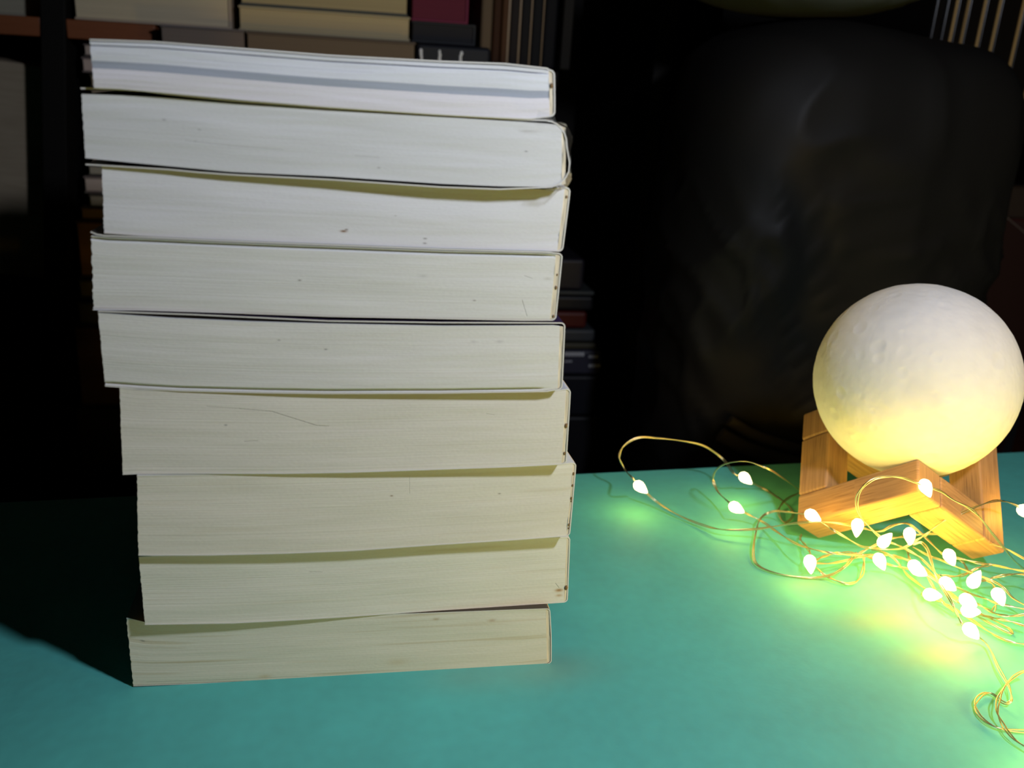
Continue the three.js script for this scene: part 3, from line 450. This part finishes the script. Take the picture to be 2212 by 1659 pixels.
// spine-out book lying down or upright: a rounded spine, pages behind
function spineBook(name, label, group, x0, x1, y0, y1, zf, cov, o = {}) {
  const depth = o.depth || 0.15, b = thing(name, label, 'book', [(x0 + x1) / 2, y0, zf], 0, group), hw = (x1 - x0) / 2, H = y1 - y0;
  const c = boxAt(-hw, hw, 0, H, -depth, 0, Math.min(0.003, hw * 0.6, H * 0.3));
  mesh('cover', c, phys(cov, o.rough ?? 0.7, { specularIntensity: o.rough ? 0.6 : 0.25 }), b);
  if (H > hw * 2) mesh('page_block', boxAt(-hw + 0.0015, hw - 0.0015, H - 0.001, H + 0.0002, -depth + 0.004, -0.004, 0.0003), mat([0.5, 0.46, 0.38], 0.9), b);
  if (o.gilt) { const g = mesh('gilt_edge', boxAt(hw - o.gilt, hw + 0.0003, 0.001, H - 0.004, -0.002, 0.0006, 0.0003), mat(label.includes('right') && zf < ZC - 0.02 ? [0.75, 0.5, 0.2] : [0.24, 0.15, 0.06], 0.45), b); g.userData.label = 'thin gold line down the spine'; }
  return b;
}
const X = (px, py, z = ZC) => onZ(px, py, z).x, Y = (px, py, z = ZC) => onZ(px, py, z).y;
{
  // on the upper shelf
  const SH = 0.2117, gU = 'books on the upper shelf';
  lyingBook('thick tan book lying on the shelf above the stack, nearest the dark upright', gU, -0.113, -0.0095, SH, SH + 0.034, ZC - 0.004, [0.80, 0.69, 0.50], [0.5, 0.4, 0.3], { spine: 1 });
  const top = lyingBook('yellowish tan book lying on the shelf, right of the thick tan book', gU, -0.0045, 0.1155, SH, SH + 0.0165, ZC - 0.003, [0.70, 0.58, 0.35], [0.5, 0.42, 0.26], {});
  lyingBook('olive tan book with a dark grey cover, lying on the yellowish tan one', gU, -0.003, 0.1135, SH + 0.0167, SH + 0.05, ZC - 0.002, [0.56, 0.46, 0.27], [0.08, 0.09, 0.088], { turn: -0.02 });
  lyingBook('charcoal book sticking out below the crimson one, right of the tan books', gU, 0.117, 0.164, SH, SH + 0.0145, ZC - 0.006, [0.03, 0.03, 0.035], [0.028, 0.03, 0.034], { spine: 1 });
  lyingBook('crimson book lying on the charcoal one at the top edge of the photo', gU, 0.1165, 0.158, SH + 0.0147, SH + 0.04, ZC - 0.006, [0.16, 0.02, 0.05], [0.18, 0.02, 0.06], { spine: 1 });
  lyingBook('pale grey book on the shelf in the far left bay, cut by the frame', gU, -0.28, -0.136, SH, SH + 0.03, ZC - 0.03, [0.42, 0.40, 0.32], [0.3, 0.28, 0.22], {});
  // upright books left of the black bag
  const gV = 'upright books right of the tan pile', vb = [[1043, 1069, [0.14, 0.10, 0.065], 0, 'wide grey-brown upright book, first right of the charcoal and crimson pair'], [1070, 1088, [0.05, 0.022, 0.012], 0, 'dark red-brown upright book beside the wide grey-brown one'], [1089, 1106, [0.085, 0.04, 0.02], 0.0013, 'brown upright book with the brightest gold line'], [1107, 1130, [0.022, 0.018, 0.018], 0.0011, 'black upright book with a gold line, right of the brown one'], [1131, 1154, [0.014, 0.013, 0.014], 0.0008, 'black upright book with a dim gold line, second of the black ones'], [1155, 1180, [0.011, 0.011, 0.013], 0.0006, 'black upright book with a faint gold line, third of the black ones'], [1181, 1212, [0.008, 0.008, 0.01], 0, 'plain black upright book at the right end of the row']];
  for (const [a, b, c, gilt, label] of vb) spineBook('upright_book', label, gV, X(a, 60) + 0.0002, X(b, 60), 0.1977, SH + 0.19, ZC - 0.012, c, { gilt });
}
{
  // the pile standing in front of the shelf, just above the stack
  const zf = -0.425, gP = 'books in the pile in front of the rust brown shelf', base = -0.1458;
  const yb = (px, py) => Y(px, py, zf), xb = (px) => X(px, 90, zf);
  let y = base;
  const hidden = [[0.07, [0.2, 0.15, 0.1]], [0.06, [0.16, 0.12, 0.1]], [0.075, [0.2, 0.16, 0.12]], [0.05, [0.15, 0.12, 0.1]]];
  hidden.forEach(([h, c], i) => { lyingBook(['lowest', 'second', 'third', 'fourth'][i] + ' brown book of the hidden pile under the purplish book', gP, xb(400) + 0.01 * i, xb(400) + 0.15 + 0.01 * i, y, y + h, zf - 0.004, c, [0.05, 0.04, 0.04], {}); y += h + 0.0002; });
  const y1 = yb(440, 118), y2 = yb(440, 59);
  lyingBook('hidden dark book under the purplish ones, behind the topmost paperback', gP, xb(380), xb(880), y, Math.max(y + 0.01, y1), zf - 0.002, [0.1, 0.08, 0.07], [0.03, 0.03, 0.03]);
  y = Math.max(y + 0.01, y1) + 0.0002;
  lyingBook('purplish grey book end peeking over the top left of the stack', gP, xb(347), xb(529), y, y + (y2 - y1), zf, [0.25, 0.20, 0.18], [0.17, 0.145, 0.14]);
  const p2 = lyingBook('brownish grey book lying behind the topmost paperback', gP, xb(532), xb(898), y, y + (y2 - y1) - 0.0008, zf, [0.22, 0.165, 0.12], [0.14, 0.105, 0.08]);
  const bl = spineBook('lying_book', 'dark navy book end with three silver stripes, above the right of the stack', gP, xb(900), xb(1062), y - 0.006, y + (y2 - y1) - 0.001, zf, [0.008, 0.010, 0.017], { rough: 0.6 });
  const silver = mat([0.85, 0.88, 0.95], 0.5), H = (y2 - y1) + 0.004, x0 = (xb(900) + xb(1062)) / 2;
  for (const px of [911, 951, 997]) { const g = [], r = rng(px); for (let k = 0; k < 7; k++) g.push(new THREE.SphereGeometry(1, 10, 8).scale(0.0009 + r() * 0.0003, 0.0016, 0.0006).translate(xb(px) - x0 + (r() - 0.5) * 0.0008, 0.003 + (H - 0.006) * (k + 0.5) / 7, 0.0002)); mesh('silver_stripe', mergeGeometries(g), silver, bl); }
  // crumpled foil bit standing at the right end of the pile
  const fg = new THREE.IcosahedronGeometry(0.012, 3), fp = fg.attributes.position;
  for (let i = 0; i < fp.count; i++) { const a = fp.getX(i), b = fp.getY(i), c = fp.getZ(i), n = 1 + 0.5 * noise.noise(a * 260, b * 260, c * 260); fp.setXYZ(i, a * n * 1.1 + b * -0.35, b * n * 0.55 - a * 0.35, c * n * 0.6); }
  fg.computeVertexNormals();
  const f = tag(mesh('plastic_wrapper', fg, mat([0.03, 0.035, 0.04], 0.25, { flatShading: true })), 'small crumpled dark wrapper glinting above the right corner of the topmost paperback', 'wrapper');
  f.position.set(X(1138, 140, zf), y - 0.006 + 0.001, zf - 0.006);
  spineBook('lying_book', 'black book hidden under the small crumpled wrapper', gP, xb(1066), xb(1205), base, y - 0.012, zf - 0.004, [0.01, 0.01, 0.012]);
}
{
  // lower left pile: only its left ends show beside the stack
  const gL = 'books in the pile beside the dark upright', rows = [
    [168, 880, 1035, [0.03, 0.025, 0.02], 'black-brown book lowest of the pile beside the dark upright'],
    [166, 705, 878, [0.10, 0.055, 0.03], 'tall dark brown book second from the bottom of the pile beside the upright'],
    [168, 652, 702, [0.10, 0.095, 0.085], 'dim grey book lying on the tall dark brown one, left of the stack'],
    [170, 603, 644, [0.17, 0.14, 0.06], 'olive book end between the grey and the rust orange ones'],
    [168, 477, 598, [0.24, 0.12, 0.05], 'tall rust orange book end left of the stack, thickest of its pile'],
    [174, 448, 474, [0.26, 0.15, 0.075], 'thin rust brown book end lying on the tall rust orange one'],
    [192, 420, 446, [0.26, 0.22, 0.16], 'short tan book end set back, between the pinkish and rust brown ones'],
    [181, 380, 417, [0.30, 0.23, 0.20], 'pinkish book end left of the third paperback from the top'],
    [190, 356, 378, [0.20, 0.18, 0.14], 'thin grey-tan book end just below the taped paperback, at the left'],
    [196, 300, 353, [0.16, 0.13, 0.10], 'brown book hidden behind the taped paperback, lower one'],
    [196, 240, 298, [0.14, 0.12, 0.10], 'brown book hidden behind the taped paperback, upper one'],
    [196, 190, 238, [0.2, 0.16, 0.12], 'tan book mostly hidden behind the second paperback'],
    [194, 160, 188, [0.14, 0.11, 0.07], 'dark tan book end under the pinkish grey ones by the topmost paperback'],
    [176, 122, 156, [0.26, 0.205, 0.19], 'pinkish grey book end left of the topmost paperback'],
    [180, 94, 120, [0.24, 0.2, 0.18], 'grey-brown book end just under the shelf, left of the topmost paperback']];
  for (const [px, a, b, c, label] of rows) { const x = X(px, (a + b) / 2, ZC - 0.01); lyingBook(label, gL, x, x + 0.062, Math.max(-0.1455, Y(px, b, ZC - 0.01)), Y(px, a, ZC - 0.01) - 0.0002, ZC - 0.01, c.map((q) => Math.min(0.8, q * 2.8)), c.map((q) => q * 0.8)); }
}
{
  // lower right pile, half hidden by the stack
  const gR = 'books in the pile behind the right side of the stack', z = ZC - 0.01, rows = [
    [1296, 900, 1060, [0.012, 0.012, 0.014], 'black book at the bottom of the pile right of the stack'],
    [1290, 812, 898, [0.012, 0.013, 0.018], 'black book under the dark blue one with white lettering'],
    [1299, 757, 810, [0.035, 0.036, 0.055], 'dark blue book with white title lettering, right of the stack'],
    [1288, 742, 755, [0.055, 0.052, 0.035], 'thin olive book lying on the dark blue lettered one'],
    [1286, 712, 740, [0.045, 0.05, 0.055], 'slate grey book lying on the thin olive one'],
    [1268, 674, 710, [0.075, 0.012, 0.01], 'dark red book lying on the slate grey one'],
    [1282, 640, 672, [0.014, 0.014, 0.016], 'black book lying on the dark red one'],
    [1284, 630, 638, [0.05, 0.055, 0.055], 'thin grey book near the top of the pile right of the stack'],
    [1262, 560, 628, [0.02, 0.018, 0.024], 'blackish topmost book of the pile right of the stack']];
  for (const [px, a, b, c, label] of rows) {
    const m = (a + b) / 2, x1 = X(px, m, z), y0 = Math.max(-0.1455, Y(px, b, z)), y1 = Y(px, a, z) - 0.0002, k = spineBook('lying_book', label, gR, x1 - 0.06, x1, y0, y1, z, c, { rough: 0.4 });
    if (px === 1299) {
      const white = mat([0.55, 0.57, 0.62], 0.6), cx = x1 - 0.03;
      const words = [[1219, 1262, 759, 769], [1271, 1292, 766, 773], [1219, 1236, 777, 782], [1271, 1297, 785, 793]];
      for (const [p0, p1, q0, q1] of words) { const g = []; let n = Math.max(3, Math.round((p1 - p0) / 7)); for (let i = 0; i < n; i++) { const f = (i + 0.1) / n, e = (i + 0.85) / n, xa = X(lerp(p0, p1, f), q1, z) - cx, xe = X(lerp(p0, p1, e), q1, z) - cx; g.push(boxAt(xa, xe, Y(p1, q1, z) - y0, Y(p1, q0 + 2, z) - y0, 0, 0.0004, 0.0001)); } mesh('title_lettering', mergeGeometries(g), white, k); }
    }
  }
}
{
  // far left bay
  const b = thing('storage_box', 'large dim grey-brown box in the far left bay, cut by the frame', 'box', [-0.241, 0.0285, ZC - 0.035]); b.rotation.z = -0.085;
  const card = mat(0xffffff, 0.85, { map: dataTex(128, 128, (u, v) => { const n = noise.noise(u * 10, v * 60, 2) * 8 + noise.noise(u * 3, v * 3, 9) * 10; return [165 + n, 150 + n, 126 + n]; }) });
  mesh('box_body', boxAt(-0.11, 0.09, 0, 0.158, -0.2, 0, 0.003), card, b);
  const c = thing('storage_box', 'black box under the dim grey-brown one in the far left bay', 'box', [-0.255, -0.1457, ZC - 0.035]), cm = mat([0.02, 0.018, 0.016], 0.8);
  mesh('box_body', boxAt(-0.11, 0.08, 0, 0.12, -0.2, 0, 0.003), cm, c); mesh('lid', boxAt(-0.111, 0.081, 0.1205, 0.1655, -0.201, 0.001, 0.003), cm, c);
}
{
  // right bookcase contents
  const zf = ZC - 0.025, SH = 0.1957, gV = 'glossy dark upright books at the upper right', spines = [[2004, 2026, 0, 'glossy black upright book at the left end of the upper right row'], [2027, 2050, 0.0012, 'glossy black upright book with a short gold gleam, second in the upper right row'], [2051, 2074, 0.0006, 'glossy black upright book with a thin grey line, third in the upper right row'], [2075, 2110, 0.0013, 'glossy black upright book with a long gold line, fourth in the upper right row'], [2111, 2142, 0.0012, 'glossy black-brown upright book with a gold line, fifth in the upper right row'], [2143, 2192, 0.0013, 'wide brown-black upright book with a gold line, near the right edge'], [2193, 2240, 0.001, 'dark upright book cut by the right edge of the frame']];
  const gg = (px) => X(px, 100, zf);
  spines.forEach(([a, b, gilt, label], i) => spineBook('upright_book', label, gV, gg(a) + 0.0003, gg(b), SH, SH + 0.17 + 0.01 * (i % 3), zf, [0.012, 0.010, 0.009], { gilt, rough: 0.22 }));
  const gL = 'dim books on the lower right shelf', base = -0.1438, y = (px, py) => Y(px, py, zf);
  const lx = (px, py) => X(px, py, zf);
  lyingBook('dim grey-green book lying below the reddish shelf at the right', gL, lx(2058, 320), lx(2190, 320), y(2120, 340), y(2120, 299), zf, [0.05, 0.055, 0.05], [0.012, 0.014, 0.013], { depth: 0.15 });
  lyingBook('dark green book with a pale upper edge, lying under the grey-green one', gL, lx(2062, 360), lx(2170, 360), y(2120, 396), y(2120, 342), zf, [0.025, 0.028, 0.024], [0.055, 0.058, 0.05], { depth: 0.15 });
  lyingBook('brown book lying under the dark green one, behind the small yellowish box', gL, lx(2066, 420), lx(2230, 420), y(2120, 470), y(2120, 398), zf, [0.04, 0.026, 0.018], [0.03, 0.02, 0.014], { depth: 0.15 });
  lyingBook('dark red book above the right edge of the moon lamp', gL, lx(2090, 540), lx(2260, 540), y(2170, 610), y(2170, 472), zf, [0.045, 0.014, 0.012], [0.06, 0.014, 0.014], { depth: 0.15 });
  lyingBook('black book under the dark red one, hidden behind the moon lamp', gL, lx(2090, 700), lx(2260, 700), base, y(2170, 612), zf, [0.012, 0.012, 0.012], [0.012, 0.012, 0.012], { depth: 0.15 });
  const yb = thing('small_box', 'small yellowish box beside the right edge of the black bag', 'box', [lx(2059, 440) - 0.001, base, zf + 0.004]);
  const ym = mat([0.10, 0.075, 0.03], 0.7); mesh('box_body', boxAt(-0.0055, 0.0055, 0, y(2058, 418) - base - 0.004, -0.012, 0, 0.001), ym, yb); mesh('lid', boxAt(-0.006, 0.006, y(2058, 418) - base - 0.004, y(2058, 418) - base, -0.0125, 0.0005, 0.001), ym, yb);
  // a thin leaning card whose pale upper edge runs down to the right
  const p0 = onZ(2140, 440, zf + 0.02), p1 = onZ(2225, 512, zf + 0.02), d = p1.clone().sub(p0), L = d.length() * 1.6;
  const lean = thing('leaning_card', 'thin dark red card leaning at the right with a pale slanting upper edge', 'card', [p0.x, base, zf + 0.02]);
  const sh = new THREE.Shape([[0, 0], [0.075, 0], [0.075, p1.y - base - (0.075 - (p1.x - p0.x)) * Math.abs(d.y / d.x)], [0, p0.y - base]].map((q) => new THREE.Vector2(...q)));
  mesh('card_board', new THREE.ExtrudeGeometry(sh, { depth: 0.004, bevelEnabled: false }).translate(0, 0, -0.004), mat([0.03, 0.013, 0.011], 0.5), lean);
  const eg = box(L, 0.0012, 0.0044, 0.0004); eg.rotateZ(Math.atan2(d.y, d.x)); eg.translate(d.x * 0.8, p0.y - base + d.y * 0.8, -0.002);
  const e = mesh('pale_edge', eg, mat([0.12, 0.10, 0.09], 0.6), lean); e.userData.label = 'pale upper edge';
}

// ------------------------------------------------------------------ the black bag on a stool behind the lamp
const SEAT = -0.30;
{
  const st = thing('stool', 'plain black stool under the black bag, hidden below the table edge', 'stool', [0.394, FLOOR, -0.325]);
  const bm = mat([0.01, 0.01, 0.01], 0.6);
  mesh('seat', boxAt(-0.15, 0.15, SEAT - FLOOR - 0.025, SEAT - FLOOR, -0.09, 0.09, 0.006), bm, st);
  for (const sx of [-1, 1]) for (const sz of [-1, 1]) mesh('leg', boxAt(sx * 0.13 - 0.012, sx * 0.13 + 0.012, 0, SEAT - FLOOR - 0.025, sz * 0.075 - 0.012, sz * 0.075 + 0.012, 0.002), bm, st);
  const b = thing('black_bag', 'large black wrinkled bag standing in the dark behind the moon lamp', 'bag', [0.394, SEAT, -0.325]);
  const W = 0.112, H = 0.538, D = 0.075, NU = 160, NV = 150, pos = [], idx = [];
  const se = (c, p) => Math.sign(c) * Math.abs(c) ** p;
  for (let j = 0; j <= NV; j++) for (let i = 0; i <= NU; i++) {
    const v = (1 - Math.cos(j / NV * Math.PI)) / 2, a = i / NU * Math.PI * 2, sy = 2 * v - 1;
    const rr = Math.max(1e-4, 1 - Math.abs(sy) ** 9) ** (1 / 4);
    let x = W * rr * se(Math.cos(a), 0.55), z = D * rr * se(Math.sin(a), 0.65), y = H / 2 + H / 2 * sy;
    // folds: sharp creases crossing at the lower front, gathers curving round the right side
    const f1 = 1 - Math.abs(noise.noise(x * 16 + 3, y * 12, z * 10)) * 2, f2 = 1 - Math.abs(noise.noise(x * 34, y * 26 + x * 40, z * 20 + 5)) * 2, g = Math.sin(y * 190 + noise.noise(x * 8, y * 6, 2) * 5 - x * 40) * smooth(-0.02, 0.08, x) * smooth(0.46, 0.4, y) * smooth(0.28, 0.33, y);
    const n = (0.004 * f1 ** 2 + 0.003 * Math.max(0, f2) ** 4 * smooth(0.2, 0.3, y) * smooth(0.47, 0.4, y) + 0.0007 * g) * rr;
    x += Math.cos(a) * n; z += Math.sin(a) * n; y += 0.012 * noise.noise(x * 9, z * 9, 1) * smooth(0.4, 0.54, y);
    pos.push(x, Math.max(0, y), z);
  }
  for (let j = 0; j < NV; j++) for (let i = 0; i < NU; i++) { const p = j * (NU + 1) + i, q = p + NU + 1; idx.push(p, q, p + 1, p + 1, q, q + 1); }
  let g = new THREE.BufferGeometry(); g.setAttribute('position', new THREE.Float32BufferAttribute(pos, 3)); g.setIndex(idx); g = mergeVertices(g, 1e-6); g.computeVertexNormals();
  mesh('bag_body', g, phys([0.009, 0.0085, 0.008], 0.52, { specularIntensity: 0.3 }), b);
  // padded strap ends low on the front
  const zf = -0.325 + D + 0.006, band = (pts, w, t, m) => { const c = new THREE.CatmullRomCurve3(pts.map(([x, y]) => onZ(x, y, zf).sub(b.position))), s = new THREE.Shape(); s.absellipse(0, 0, t, w, 0, Math.PI * 2); return mesh('strap', new THREE.ExtrudeGeometry(s, { steps: 24, extrudePath: c, curveSegments: 16 }), m, b); };
  const sm = mat([0.03, 0.025, 0.024], 0.7);
  band([[1556, 938], [1600, 962], [1660, 985], [1740, 1004]], 0.0046, 0.0024, sm);
  band([[1576, 908], [1630, 938], [1700, 962], [1780, 985]], 0.0034, 0.0022, sm);
  // cloth lying on top
  const cl = new THREE.SphereGeometry(1, 72, 36), cp = cl.attributes.position;
  for (let i = 0; i < cp.count; i++) { const x = cp.getX(i), y = cp.getY(i), z = cp.getZ(i), n = 1 + 0.12 * noise.noise(x * 4, y * 4, z * 4) + 0.05 * noise.noise(x * 14, y * 9, z * 14); cp.setXYZ(i, x * 0.09 * n, (se(y, 0.7) * 0.03 + 0.03) * n - 0.003 * Math.cos(x * 2.4), z * 0.06 * n); }
  cl.computeVertexNormals();
  const c = tag(mesh('folded_cloth', cl, mat([0.035, 0.04, 0.031], 0.9)), 'dim grey-green cloth bundle on top of the black bag at the upper edge', 'cloth');
  c.position.set(0.345, 0.2405, -0.315);
}
renderer.render(scene, camera);
